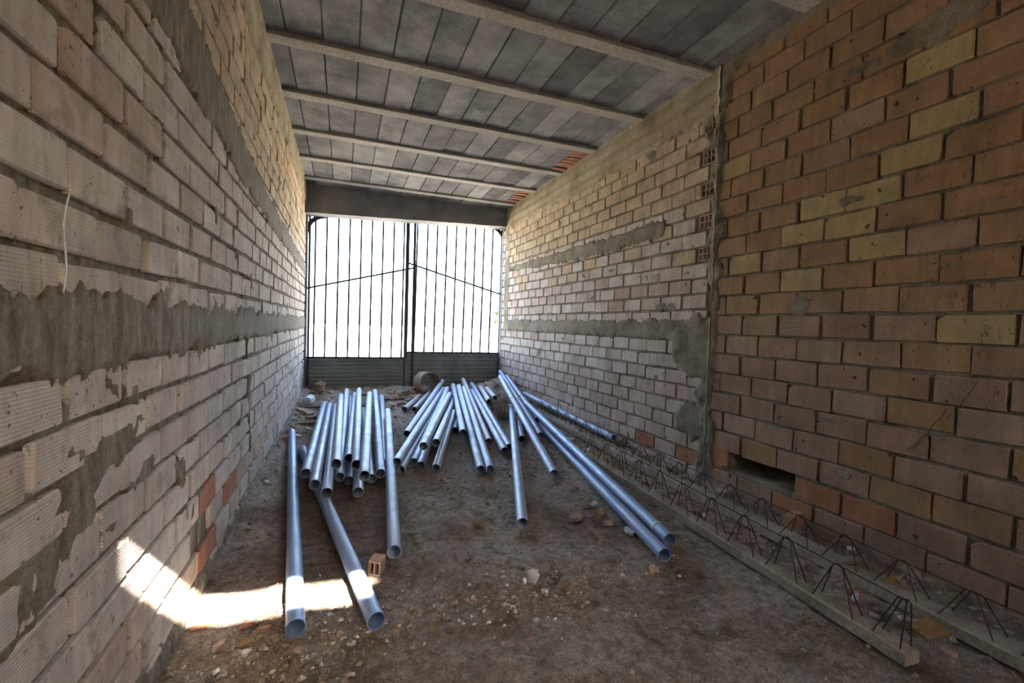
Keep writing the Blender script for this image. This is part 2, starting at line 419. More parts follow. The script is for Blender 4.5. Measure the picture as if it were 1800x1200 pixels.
for p in hollow:      # open ends of hollow bricks bedded across the wall
    b = MB(); w, hh, t = .060, .050, .0034
    b.box(-w, w, -.08, 0, -hh, -hh+.007); b.box(-w, w, -.08, 0, hh-.007, hh)
    for x in (-w+t, -.0187, .0187, w-t): b.box(x-t, x+t, -.08, 0, -hh, hh)
    b.box(-w, w, -.08, 0, -t, t)
    o = b.build('hollow_brick', BR_PINK, wall_rr); o.location = (B_-.001, p.y, p.z); o.rotation_euler = (0, 0, math.pi/2)

# right wall, front stretch (towards the viewer) --------------------------------
hole = [onx(*q, B_) for q in ((1278, 795), (1395, 838), (1395, 868), (1285, 822))]
def h_right_front(y, z):
    h = -.0135+.010*(fbm(y*30, z*30, 103)-.5)
    h = put(h, (fbm(y*5, z*8, 111)-.78)*.3, .002)
    h = put(h, .05-(Y_SEAM-y)+.13*(fbm(y*11, z*8, 117)-.5), .010, .03)
    h = h+.030*(fbm(y*24, z*20, 78)-.5)*sstep(.12, .03, Y_SEAM-y)
    h = put(h, band(y, z, [(-1, 2.62), (1.2, 2.34), (1.9, 2.39), (2.5, 2.40)], [(-1, 2.85), (1.0, 2.56), (1.6, 2.43), (2.5, 2.40)], -.5, 2.3, 121, .05)-.025, .004)
    h = put(h, (z-2.80)*.5+.06*(fbm(y*9, z*9, 127)-.5), .006)
    h = put(h, (.05-z)*.7+.05*(fbm(y*9, z*9, 129)-.5), .010)
    h = np.where((y > 1.775) & (y < 2.215) & (z > .178) & (z < .283), -.48, h)
    return h
ys = np.concatenate([np.linspace(Y_BACK, .3, 12)[:-1], fine(.3, Y_SEAM, .015)])
wall_rf = grid_wall('wall_right_front', B_, -1, ys, zs_side, h_right_front, M_MORTAR, .55, 'right wall stretch nearest the viewer, large orange brown bricks with a slot near the floor')
ph = {0:1.922,1:2.061,2:1.918,3:2.054,4:1.927,5:2.08,6:1.933,7:2.07,8:1.924,9:2.097,10:2.03,11:1.941,12:2.099,13:2.225,-1:2.047,-2:1.924,-3:2.087,-4:1.914,-5:2.042,-6:1.888,-7:1.768,-8:1.90}
rowsF = []
for k in range(-9, 14):
    zc = 1.1825+(k-.5)*.129; hs = 1
    if zc+.058 > 2.87: hs = (2.87-(zc-.058))/.116; zc = (2.87+zc-.058)/2
    rowsF.append((zc, ph.get(k, 2.0), hs))
yel = [onx(*q, B_) for q in ((1646,98),(1669,196),(1604,271),(1543,331),(1448,359),(1501,392),(1413,411),(1543,434),(1291,292),(1308,467),(1408,497),(1300,240),(1730,580),(1450,20))]
red = [onx(*q, B_) for q in ((1444,825),(1440,872),(1520,893),(1570,905),(1385,890))]
def mf_rf(y, z, r):
    if near_any(yel, y, z, .10, .06): return BR_YEL
    if near_any(red, y, z, .11, .06): return BR_RED
    if z < 1.2: return BR_ORL if r.random() < .8 else BR_OR
    return BR_OR if r.random() < .8 else BR_ORL
lay_bricks(wall_rf, B_, -1, rowsF, mf_rf, 'large', .238, .116, .15, Y_SEAM-.02, seed=3, cut=lambda y, z: 1.70 < y < 2.26 and abs(z-.23) < .05)
for y0_, y1_ in ((2.23, 2.38),):   # stub of broken brick left of the slot
    me = brick_mesh('large', 3, BR_RED, .238, .116); o = link('brick', me, wall_rf)
    o.matrix_world = Matrix.Translation((B_-.002, (y0_+y1_)/2, .24)) @ Matrix.Rotation(math.pi/2, 4, 'Z') @ Matrix.Diagonal(((y1_-y0_)/.25, 1, 1, 1))

# rear wall behind the viewer
b = MB(); wx0, wx1, wz0, wz1 = 1.05, 1.57, 1.25, 1.80       # invented opening behind the viewer, added to brighten the dark floor
b.box(-A_-.2, wx0, Y_BACK-.2, Y_BACK, -.06, 2.9); b.box(wx1, B_+.25, Y_BACK-.2, Y_BACK, -.06, 2.9)
b.box(wx0, wx1, Y_BACK-.2, Y_BACK, -.06, wz0); b.box(wx0, wx1, Y_BACK-.2, Y_BACK, wz1, 2.9)
tag(b.build('wall_back', M_MORTAR), 'plain rendered wall behind the viewer, with an invented opening added for fill light', 'wall', kind='structure')

# ring beams and lintel --------------------------------------------------------
def ring(name, X, sign, y0_, y1_, zb, seed, label):
    def hf(y, z):
        d = (z-zb)+.10*(fbm(y*7, z*7, seed, 5)-.5)+.05*(fbm(y*30, z*30, seed+3)-.5)
        h = -.012+.028*sstep(-.02, .012, d)+.004*(fbm(y*25, z*25, seed+7)-.5)
        h += .003*np.sign(np.sin((z-zb)*60))*(d > .03)
        return h
    o = grid_wall(name, X, sign, fine(y0_, y1_, .018), fine(zb-.12, 2.9, .016), hf, M_RING, .02, label); o['category'] = 'beam'
ring('trim_1', -A_, 1, .3, 6.72, 2.63, 201, 'stained concrete ring beam along the top of the left wall')
ring('trim_2', B_, -1, 2.44, 6.72, 2.56, 211, 'stained concrete ring beam along the top of the right wall')
b = MB()
nx = 40
for i in range(nx):
    xa, xb_ = -A_-.1+(B_+A_+.2)*i/nx, -A_-.1+(B_+A_+.2)*(i+1)/nx
    za = 2.495+.04*(xa+A_)+.012*float(vn(i*.7, .3, 5)); zb_ = 2.495+.04*(xb_+A_)+.012*float(vn((i+1)*.7, .3, 5))
    Y0, Y1, ZT = 6.70, 6.96, 2.93
    b.add([(xa, Y0, za), (xb_, Y0, zb_), (xb_, Y1, zb_), (xa, Y1, za), (xa, Y0, ZT), (xb_, Y0, ZT), (xb_, Y1, ZT), (xa, Y1, ZT)],
          [(0, 3, 2, 1), (0, 1, 5, 4), (2, 3, 7, 6), (4, 5, 6, 7)]+([(3, 0, 4, 7)] if i == 0 else [])+([(1, 2, 6, 5)] if i == nx-1 else []))
tag(b.build('trim_3', M_LINTEL), 'grey concrete lintel spanning above the barred gate', 'lintel', kind='structure')
for n_, (x0, x1, lab) in {'trim_4': (-A_-.20, -A_+.022, 'narrow concrete jamb at the left edge of the gate opening'), 'trim_5': (B_+.0, B_+.22, 'concrete jamb at the right edge of the gate opening')}.items():
    b = MB(); b.box(x0, x1, Y_GATE+.005, Y_GATE+(.75 if x0 < 0 else .14), -.05, 2.6)
    tag(b.build(n_, M_LINTEL), lab, 'jamb', kind='structure')

# ------------------------------------------------------------------ ceiling
# slab with an unseen gap behind the viewer, shaped so the sun throws the lit strip
patch = [(345,1048),(440,1044),(495,1030),(560,1027),(622,1018),(672,1017),(674,1024),(655,1030),(640,1062),(618,1068),(540,1076),(480,1090),(400,1102),(322,1105)]
pts = [onz(x, y, 0) for x, y in patch]+[onx(x, y, -A_) for x, y in ((222,1045),(222,1000),(222,955),(260,982),(300,1012))]
ZS = 2.90
gap = [(p.x-SUN.x/SUN.z*(p.z-ZS)*1.0, p.y-SUN.y/SUN.z*(p.z-ZS)) for p in pts]
bm = bmesh.new()
X0, X1, YA, YB = -A_-.2, B_+.25, Y_BACK-.2, 7.0
def loop(pp, z): 
    vv = [bm.verts.new((x, y, z)) for x, y in pp]; return vv, [bm.edges.new((vv[i], vv[(i+1) % len(vv)])) for i in range(len(vv))]
outer = [(X0, YA), (X1, YA), (X1, YB), (X0, YB)]
tops = []
for z in (ZS, ZS+.03):
    v1, e1 = loop(outer, z); v2, e2 = loop(gap, z); tops.append((v1, v2))
    bmesh.ops.triangle_fill(bm, use_beauty=True, edges=e1+e2)
for k in (0, 1):
    a, c = tops[0][k], tops[1][k]
    for i in range(len(a)): bm.faces.new((a[i], a[(i+1) % len(a)], c[(i+1) % len(a)], c[i]))
bmesh.ops.recalc_face_normals(bm, faces=bm.faces)
me = bpy.data.meshes.new('ceiling'); bm.to_mesh(me); bm.free(); me.materials.append(M_BLOCK)
ceiling = tag(link('ceiling', me), 'low ceiling of grey concrete infill blocks between narrow cross beams', 'ceiling', kind='structure')
BY0, BSP = 2.5064, .7603
BWID = .115
def rough_box(name, lx, ly, lz, ch, seed, mat, nx=1):
    """chamfered block, bottom at z=0, centred in x and y"""
    r = random.Random(seed); vs = []; fs = []
    st = [(-lx/2+lx*i/nx) for i in range(nx+1)]
    prof = [(-ly/2, lz), (-ly/2, ch), (-ly/2+ch, 0), (ly/2-ch, 0), (ly/2, ch), (ly/2, lz)]
    n = len(prof)
    for i, x in enumerate(st):
        for (y, z) in prof: vs.append((x, y+r.uniform(-ch, ch)*.35, z+(r.uniform(-ch, ch)*.2 if z < lz else 0)))
    for i in range(nx):
        for k in range(n-1): fs.append((i*n+k, i*n+k+1, (i+1)*n+k+1, (i+1)*n+k))
        fs.append((i*n+n-1, i*n, (i+1)*n, (i+1)*n+n-1))
    fs += [tuple(range(n))[::-1], tuple(range(nx*n, nx*n+n))]
    me = mesh(name, vs, fs, mat); return me
beam_me = [rough_box('ceiling_beam', B_+A_+.1, BWID, .07, .007, s, M_BEAM, 24) for s in range(3)]
blk_w, blk_l = .2205, BSP-BWID-.004
blk_me = [rough_box('ceiling_block', blk_l, blk_w-.006, .05, .006, 20+s, M_BLOCK, 3) for s in range(4)]
for i in range(-4, 6):
    y = BY0+i*BSP
    o = link('ceiling_beam', beam_me[i % 3], ceiling); o.location = ((B_-A_)/2, y+BWID/2, H_CEIL-.012)
    yc = y+BWID+blk_l/2+.002
    if i < -3: continue
    last = i == 5
    for k in range(14):
        xc = -.375-blk_w/2+blk_w*k
        w = 1.0
        if xc-blk_w/2 > B_: break
        if xc < -A_+.05: w = .62; xc += blk_w*.19
        if xc+blk_w/2 > B_+.02: w = max(.2, (B_+.015-(xc-blk_w/2))/blk_w); xc = xc-blk_w/2+blk_w*w/2
        if (i in (2, 4)) and k == 13: continue
        o = link('ceiling_block', blk_me[R.randrange(4)], ceiling)
        yl = (6.70-(y+BWID))/blk_l if last else 1
        o.location = (xc, y+BWID+blk_l*yl/2 if last else yc, H_CEIL+.010+R.uniform(-.003, .004)); o.rotation_euler = (R.uniform(-.008, .008), R.uniform(-.01, .01), math.pi/2); o.scale = (yl, w, 1)
# clay bricks filling the gap at the right end of two bays
for i, n in ((2, 7), (4, 5)):
    y = BY0+i*BSP+BWID
    for k in range(n):
        b = MB(); b.box(-.10, .09, -.034, .034, 0, .045)
        o = b.build('clay_filler', BR_RED, ceiling); o.location = (B_-.09, y+.05+k*(blk_l-.06)/n+.02, H_CEIL+.004+R.uniform(-.006, .006)); o.rotation_euler = (0, 0, R.uniform(-.1, .1))

# ------------------------------------------------------------------ floor
def floor_h(x, y):
    h = .018*(fbm(x*2.3, y*2.3, 301)-.5)+.018*(fbm(x*9, y*9, 305)-.5)+.016*(fbm(x*32, y*32, 311)-.5)
    h += .05*sstep(.16, 0, x+A_)*(.6+.8*fbm(x*6, y*6, 317))*sstep(2.0, 3.0, y)
    h += (.10+.10*(fbm(x*4, y*4, 321)-.5))*sstep(5.9, 6.8, y)
    h += .05*sstep(.25, 0, B_-x)*(.3+fbm(x*8, y*8, 331)*.9)
    h += .012*np.maximum(0, fbm(x*5, y*5, 341)-.6)*4*sstep(.6, 1.6, y)
    # mud pile supporting the raised pipe ends in the far right corner
    h += .22*np.exp(-(((x-2.25)/.28)**2+((y-6.35)/.4)**2))
    return h-.004
xs = fine(-A_-.03, B_+.03, .0145)
ysf = np.concatenate([np.linspace(Y_BACK, .55, 40)[:-1], fine(.55, 2.6, .0125), fine(2.6, 7.02, .026)[1:]])
Xg, Yg = np.meshgrid(xs, ysf, indexing='ij'); Zg = floor_h(Xg, Yg)
nX, nY = Xg.shape
v = np.stack([Xg, Yg, Zg], -1).reshape(-1, 3).tolist()
i, j = np.meshgrid(np.arange(nX-1), np.arange(nY-1), indexing='ij'); a = (i*nY+j).ravel()
me = mesh('floor', v, np.stack([a, a+nY, a+nY+1, a+1], 1).tolist(), M_FLOOR); me.shade_smooth()
tag(link('floor', me), 'uneven brown dirt floor strewn with grit', 'floor', kind='structure')
def fz(x, y): return float(floor_h(np.array([x]), np.array([y]))[0])

# outdoors beyond the gate
b = MB(); b.box(-60, 60, 7.0, 120, -.3, -.02); b.box(-60, 60, -60, Y_BACK-.2, -.3, -.02)
tag(b.build('ground', M_SOIL), 'pale sunlit open ground outside beyond the gate', 'ground', kind='structure')
# ------------------------------------------------------------------ gate
def gate_leaf(name, xs_bars, x0, x1, ztop_sheet, rod, hinge_left, label):
    YG = 6.97
    g = tag(empty(name, ((x0+x1)/2, YG, 0.02)), label, 'gate', 'leaves of the barred double gate')
    def part(mb, n, m): 
        o = mb.build(n, m, g); o.matrix_parent_inverse = Matrix.Translation(-g.location); return o
    for x in xs_bars:
        b = MB(); lean = -.012*(1 if x > .9 else .4)
        b.tube([(x+lean, YG, ztop_sheet-.02), (x, YG, 1.6), (x-lean*.6, YG, 2.72)], .0145, 6); part(b, 'bar', M_GATE)
    for x, w in ((x0+.012, .012), (x1-.012, .012)):
        big = (x > .6 and x < 1.3)
        w2 = (.026 if x < .95 else .018) if big else w
        b = MB(); b.box(x-w2, x+w2, YG-.025, YG+.005, .05, 2.72); part(b, 'stile', M_GATE)
    b = MB(); b.tube([rod[0], rod[1]], .0145, 6); part(b, 'brace_rod', M_GATE)
    # lower sheet panels with horizontal ribs
    np_ = 2; xs0 = -.53 if hinge_left else .893; w = (x1-xs0)/np_
    for k in range(np_):
        xa, xb_ = xs0+k*w+.012, xs0+(k+1)*w-.012
        n = 57; vs = []; z_0 = .02
        for q in range(n):
            z = z_0+(ztop_sheet-z_0)*q/(n-1); t = (q/(n-1)*9.0) % 1.0
            dy = -.012*max(0, math.sin(math.pi*min(1, t/.45))) if t < .45 else 0
            vs += [(xa, YG-.012+dy, z), (xb_, YG-.012+dy, z), (xa, YG-.004+dy, z), (xb_, YG-.004+dy, z)]
        fs = []
        for q in range(n-1):
            a_, c_ = q*4, q*4+4
            fs += [(a_, a_+1, c_+1, c_), (a_+3, a_+2, c_+2, c_+3), (a_+2, a_, c_, c_+2), (a_+1, a_+3, c_+3, c_+1)]
        fs += [(0, 2, 3, 1), (n*4-4, n*4-3, n*4-1, n*4-2)]
        o = mobj('sheet_panel', vs, fs, M_SHEET, g); o.matrix_parent_inverse = Matrix.Translation(-g.location)
        b = MB(); b.box(xb_, xb_+.024, YG-.03, YG, .02, ztop_sheet+.004); part(b, 'panel_post', M_SHEET)
    b = MB(); b.box(xs0, x1, YG-.028, YG, ztop_sheet-.012, ztop_sheet+.010); part(b, 'rail', M_GATE)
    # curved gusset in the upper outer corner
    sx = 1 if hinge_left else -1; xc = x0 if hinge_left else x1; zc = 2.50 if hinge_left else 2.62; rr = .23; n = 10
    vs = []; 
    for t in range(n+1):
        an = math.pi/2*t/n
        px, pz = xc+sx*rr*(1-math.sin(an)), zc-rr*(1-math.cos(an))
        ox, oz = xc+sx*(rr*(1-math.sin(an))-.0), zc-rr*(1-math.cos(an))+.065
        if t > n*.45: ox -= sx*.03*min(1, (t/n-.45)*3); oz += .02*(1-t/n)
        for yy in (YG-.02, YG): vs += [(px, yy, pz), (ox, yy, oz)]
    fs = []
    for t in range(n):
        a_, c_ = t*4, t*4+4
        fs += [(a_, c_, c_+1, a_+1), (a_+2, a_+3, c_+3, c_+2), (a_+1, c_+1, c_+3, a_+3), (a_, a_+2, c_+2, c_)]
    fs += [(0, 1, 3, 2), (n*4, n*4+2, n*4+3, n*4+1)]
    o = mobj('corner_gusset', vs, fs, M_GATE, g); o.matrix_parent_inverse = Matrix.Translation(-g.location)
    return g
Yr = 6.945
p_ = [ony(500+c/3.243, 330+d/3.243, Yr) for c, d in ((125,572),(735,457),(705,428),(1235,608))]
gate_leaf('gate_leaf', [-.386,-.238,-.083,.07,.226,.377,.533,.689,.837], -.47, .905, .53, (p_[0], p_[1]), True, 'left leaf of the steel gate, vertical bars above a ribbed sheet, thick meeting post')
gate_leaf('gate_leaf', [1.03,1.186,1.334,1.484,1.634,1.792,1.941,2.086,2.233], .985, 2.40, .615, (p_[2], p_[3]), False, 'right leaf of the steel gate, vertical bars above a taller ribbed sheet')

# ------------------------------------------------------------------ pipes
PIPES = {
'L1': ((-0.202, 3.0391, 0.1079), (-0.1988, 5.9226, 0.0407)),
'L2': ((-0.1393, 2.8215, 0.1044), (-0.1292, 5.8005, 0.0447)),
'L3': ((-0.0697, 2.6834, 0.0994), (-0.0657, 5.6822, 0.0494)),
'L4': ((-0.0243, 2.9343, 0.184), (-0.0104, 5.7344, 0.159)),
'L5': ((-0.0037, 3.0484, 0.0607), (0.0597, 6.2302, 0.1532)),
'L6': ((0.0525, 3.0569, 0.0315), (0.1042, 6.1473, 0.0719)),
'L7': ((0.0532, 3.258, 0.1211), (0.1611, 6.17, 0.1078)),
'L8': ((0.096, 2.9911, 0.1532), (0.2034, 5.9616, 0.1969)),
'L9': ((0.1278, 2.6561, 0.1886), (0.3123, 5.6293, 0.195)),
'L10': ((0.2456, 3.0038, 0.0804), (0.3999, 5.9974, 0.1656)),
'L11': ((0.3022, 3.3704, 0.0319), (0.5023, 6.2633, 0.0564)),
'L12': ((0.2325, 2.03, 0.0383), (0.4559, 4.8352, 0.134)),
'L13': ((0.1925, 3.035, 0.0399), (0.228, 5.335, 0.0605)),
'L14': ((0.1012, 2.7964, 0.0452), (0.1677, 4.6544, 0.0317)),
'L15': ((-0.1313, 1.6192, 0.0349), (-0.4218, 4.4941, 0.0387)),
'L16': ((0.1244, 1.5756, 0.0354), (-0.2818, 3.8663, 0.0356)),
'M1': ((0.7014, 5.4185, 0.0344), (1.0387, 6.4039, 0.0339)),
'M2': ((0.8123, 5.3992, 0.034), (1.256, 6.6202, 0.0792)),
'M3': ((0.5528, 4.0762, 0.0686), (1.4187, 6.704, 0.1933)),
'M4': ((0.367, 3.19, 0.089), (1.374, 6.418, 0.123)),
'M5': ((0.3933, 3.1862, 0.0317), (1.1218, 5.5831, 0.0318)),
'M6': ((0.511, 3.3449, 0.0317), (1.2919, 5.95, 0.1068)),
'M7': ((0.569, 3.2879, 0.1626), (1.2643, 5.5243, 0.1813)),
'M8': ((0.6729, 3.3471, 0.1662), (1.3142, 5.5414, 0.098)),
'M9': ((0.5411, 3.2196, 0.0419), (1.3357, 5.9965, 0.184)),
'M10': ((0.636, 3.1476, 0.0357), (1.1722, 4.8733, 0.0873)),
'N1': ((1.0047, 3.8162, 0.1157), (1.5169, 6.4011, 0.1724)),
'N2': ((0.9375, 3.0398, 0.0361), (1.4903, 5.96, 0.2173)),
'N3': ((1.0024, 3.0218, 0.0364), (1.5411, 5.8898, 0.2029)),
'N4': ((1.2115, 3.7102, 0.0491), (1.74, 6.6986, 0.2159)),
'N5': ((1.3436, 3.5545, 0.0317), (1.8779, 6.7004, 0.152)),
'N6': ((1.2613, 3.44, 0.0394), (1.7098, 6.0897, 0.131)),
'N7': ((1.6992, 5.2479, 0.1291), (1.9631, 6.5208, 0.1224)),
'N8': ((1.8145, 5.3656, 0.1492), (2.056, 6.5406, 0.118)),
'N9': ((1.0398, 4.2551, 0.0327), (1.362, 5.4587, 0.0318)),
'R1': ((1.7299, 3.7666, 0.0613), (2.333, 6.6698, 0.3353)),
'R2': ((1.4148, 2.8222, 0.034), (2.1416, 6.1309, 0.3227)),
'R3': ((1.9385, 4.2992, 0.0925), (2.33, 6.366, 0.297)),
'R4': ((1.4103, 1.6516, 0.0338), (2.0171, 4.5739, 0.032)),
'R5': ((0.8983, 2.1415, 0.0353), (1.8681, 4.9174, 0.1169)),
'R6': ((1.5497, 3.7825, 0.034), (2.079, 5.2922, 0.0521)),
'R8': ((1.5308, 1.7613, 0.0362), (1.991, 4.7309, 0.1754)),
'R7': ((2.312, 3.4359, 0.0865), (2.335, 5.6564, 0.1427)),
}
LAB = {
'L1': 'pipe on the far left side of the left heap, the outermost of it',
'L2': 'second pipe from the left side of the left heap, just inside the outermost',
'L3': 'third pipe from the left of the left heap, mouth reaching closest to the viewer',
'L4': 'fourth pipe from the left on the left heap, mouth raised above two lower mouths',
'L5': 'low pipe of the left heap, dark mouth just under the raised fourth pipe',
'L6': 'lowest pipe in the middle of the left heap, mouth in the shade on the dirt',
'L7': 'topmost pipe in the middle of the left heap, with the highest mouth',
'L8': 'pipe wedged just right of the topmost pipe in the left heap',
'L9': 'pipe on the right half of the left heap, its mouth lying across lower ones',
'L10': 'pipe at the right shoulder of the left heap, beside the long pale separate pipe',
'L11': 'mostly hidden pipe at the far right back of the left heap',
'L12': 'long pale pipe lying apart at the right edge of the left heap',
'L13': 'low pipe of the left heap squeezed beneath its right half, mouth in shade',
'L14': 'short showing pipe end at the very front bottom of the left heap',
'L15': 'long blue-grey pipe alone along the left wall, its mouth past the sunlit strip',
'L16': 'blue-grey pipe slanting from under the left heap across the sunlit strip, by the brick fragment',
'M1': 'faded short pinkish pipe at the back left of the middle heap',
'M2': 'faded pipe half hidden behind the upper left of the middle heap',
'M3': 'pipe at upper left of the middle heap, its far end highest before the gate',
'M4': 'leftmost long pipe of the middle heap, next to the long pale pipe',
'M5': 'second long pipe from left in the middle heap, mouth lowest on that side',
'M6': 'mostly covered pipe of the middle heap, mouth peeping between two crossing pipes',
'M7': 'pipe crossing on top of the middle heap, mouth above two floor level mouths',
'M8': 'top pipe at the centre of the middle heap, right of the crossing one',
'M9': 'floor level pipe beneath the crossing pipes of the middle heap',
'M10': 'rightmost slanting pipe of the middle heap, mouth alone on the bare dirt',
'N1': 'short showing pipe on top at the left of the fan heap right of centre',
'N2': 'left one of the two parallel pipes with mouths side by side in the centre',
'N3': 'right one of the two parallel pipes with mouths side by side in the centre',
'N4': 'faded pinkish pipe in the fan heap right of centre',
'N5': 'rightmost upper pipe of the fan heap right of centre',
'N6': 'lower pipe of the fan heap lying just under its rightmost one',
'N7': 'bleached whitish pipe end at the back of the fan heap, left one of two',
'N8': 'bleached whitish pipe end beside the dry weed clump, right one of two',
'N9': 'mostly hidden pipe under the left of the fan heap, only its dark mouth showing',
'R1': 'pipe with the highest far end near the right wall, running under its neighbours',
'R2': 'pipe leaning from the far right corner with mouth on the bare dirt in mid floor',
'R3': 'pipe tight by the right wall at the back, ending under the joined long pipes',
'R4': 'left of the two long blue pipes at right, socket at its back end',
'R5': 'single pipe lying towards the viewer between the fan heap and the right-hand pipes',
'R6': 'short showing pipe behind the single pipe, under the leaning one',
'R7': 'pipe lying along the right wall behind the steel lattice of the joists',
'R8': 'right of the two long blue pipes at right, with a pale ring near its mouth'}
GRP = {'L': 'plastic pipes in the left heap', 'M': 'plastic pipes in the middle heap', 'N': 'plastic pipes in the fan heap', 'R': 'plastic pipes along the right side'}
PMAT = {'N4': M_PIPEP, 'N7': M_PIPEW, 'N8': M_PIPEW, 'M1': M_PIPEP, 'M2': M_PIPEP, 'R4': M_PIPEB, 'R8': M_PIPEB, 'L15': M_PIPEB, 'L16': M_PIPEB, 'L12': M_PIPE}
def lathe(prof, n=28):
    """prof: (radius, x along axis) closed profile, spun about x"""
    vs = []; fs = []; m = len(prof)
    for k in range(n):
        t = 2*math.pi*k/n
        for r_, x in prof: vs.append((x, r_*math.cos(t), r_*math.sin(t)))
    for k in range(n):
        for q in range(m): fs.append((k*m+q, k*m+(q+1) % m, ((k+1) % n)*m+(q+1) % m, ((k+1) % n)*m+q))
    return vs, fs
def smooth_by_angle(me, ang=math.radians(35)):
    me.shade_smooth()
    if hasattr(me, 'set_sharp_from_angle'): me.set_sharp_from_angle(angle=ang)
for k, (na, fa) in PIPES.items():
    na, fa = Vector(na), Vector(fa); d = fa-na; Ln = d.length
    r_o, r_i = .0315, .0287
    prof = [(r_i, 0), (r_o, 0), (r_o, Ln), (r_i, Ln)]
    if k in ('R4', 'L16', 'R1'):      # belled socket at the back end
        prof = [(r_i, 0), (r_o, 0), (r_o, Ln-.10), (r_o+.0045, Ln-.085), (r_o+.0045, Ln-.03), (r_o+.007, Ln-.025), (r_o+.007, Ln-.012), (r_o+.0045, Ln), (r_i+.004, Ln), (r_i, Ln-.09)]
    if k == 'R8':
        prof = [(r_i+.002, 0), (r_o+.0022, 0), (r_o+.0022, .10), (r_o, .112), (r_o, Ln), (r_i, Ln), (r_i, .112)]
    vs, fs = lathe(prof)
    me = mesh('plastic_pipe', vs, fs, PMAT.get(k, M_PIPE)); smooth_by_angle(me)
    o = link('plastic_pipe', me); o.location = na; o.rotation_euler = d.to_track_quat('X', 'Z').to_euler()
    tag(o, LAB[k], 'pipe', GRP[k[0]])
    if k == 'R8':
        vs, fs = lathe([(r_o-.001, .112), (r_o+.003, .112), (r_o+.003, .122), (r_o-.001, .122)])
        tag(mobj('collar_ring', vs, fs, M_WHITE, o, True), 'pale collar ring')

# ------------------------------------------------------------------ lattice joists along the right wall
def lattice_joist(pa, pb, za, phase, label, w, ft, zig=.222):
    pa, pb = Vector(pa), Vector(pb); d = pb-pa; Ln = d.length
    g = tag(empty('lattice_joist', pa, math.atan2(d.y, d.x)), label, 'joist', 'lattice joists along the right wall')
    b = MB(); n = 30; r = random.Random(int(Ln*100)); vs = []; fs = []
    prof = [(-w, 0), (-w, .040), (-w+.008, .046), (w-.008, .046), (w, .040), (w, 0)]; m = len(prof)
    for i_ in range(n+1):
        for y, z in prof: vs.append((Ln*i_/n, y+r.uniform(-.0025, .0025), z+r.uniform(-.002, .002)))
    for i_ in range(n):
        for q in range(m): fs.append((i_*m+q, (i_+1)*m+q, (i_+1)*m+(q+1) % m, i_*m+(q+1) % m))
    fs += [tuple(range(m)), tuple(range(n*m, n*m+m))[::-1]]
    mobj('concrete_strip', vs, fs, M_JOIST, g)
    b = MB(); b.tube([(0.02, 0, za), (Ln*.33, .004, za-.004), (Ln*.66, -.003, za+.003), (Ln, 0, za)], .0024, 6); b.build('top_bar', M_RUST, g)
    for s in (-1, 1):
        pts = []; x = phase
        while x < Ln-.02:
            lean = r.uniform(-.008, .008)
            pts += [(max(.02, x-zig*.36), s*ft, .040), (max(.02, x-.018)+lean, s*.004, za-.004), (x+lean, s*.003, za+.003), (min(Ln, x+.018)+lean, s*.004, za-.004), (min(Ln, x+zig*.36), s*ft, .040)]; x += zig
        b = MB(); b.tube(pts, .0024, 5); b.build('zigzag_wire', M_RUST, g)
    return g
lattice_joist((1.757, .868, .004), (1.908, 3.42, .012), .200, .03, 'near lattice joist, concrete strip with rusty wire zigzag along the edge of the floor', .034, .026)
lattice_joist((2.115, .60, .006), (2.248, 5.0, .03), .165, .06, 'far lattice joist, concrete strip with wire zigzag tight against the right wall', .056, .042)

# ------------------------------------------------------------------ loose things
def rock(name, loc, s, mat, seed, label=None, cat='stone', group=None, sub=1, sink=.3, rz=None):
    bm = bmesh.new(); bmesh.ops.create_icosphere(bm, subdivisions=sub, radius=1); r = random.Random(seed)
    for v_ in bm.verts:
        v_.co *= r.uniform(.72, 1.18)
    me = bpy.data.meshes.new(name); bm.to_mesh(me); bm.free(); me.materials.append(mat)
    for v_ in me.vertices: v_.co = Vector((v_.co.x*s[0], v_.co.y*s[1], v_.co.z*s[2]))
    o = link(name, me); o.location = (loc[0], loc[1], loc[2]+s[2]*(1-sink)); o.rotation_euler = (0, 0, r.uniform(0, 6.3) if rz is None else rz)
    return tag(o, label, cat, group)
def shard(name, loc, lx, ly, lz, mat, seed, label, cat='rubble', group=None, tilt=(0, 0), rz=None, n=6):
    r = random.Random(seed); an = sorted(2*math.pi*(k+r.uniform(-.3, .3))/n for k in range(n))
    ring_ = [(lx/2*math.cos(t)*r.uniform(.8, 1.15), ly/2*math.sin(t)*r.uniform(.8, 1.15)) for t in an]
    vs = [(x, y, 0) for x, y in ring_]+[(x*.96, y*.96, lz*r.uniform(.8, 1.1)) for x, y in ring_]
    fs = [tuple(range(n))[::-1], tuple(range(n, 2*n))]+[(k, (k+1) % n, n+(k+1) % n, n+k) for k in range(n)]
    o = mobj(name, vs, fs, mat); o.location = loc; o.rotation_euler = (tilt[0], tilt[1], r.uniform(0, 6.3) if rz is None else rz)
    return tag(o, label, cat, group)
def F(px, py, dz=0.0):
    p = onz(px, py, .0); z = fz(p.x, p.y); p = onz(px, py, z); return (p.x, p.y, fz(p.x, p.y)+dz)

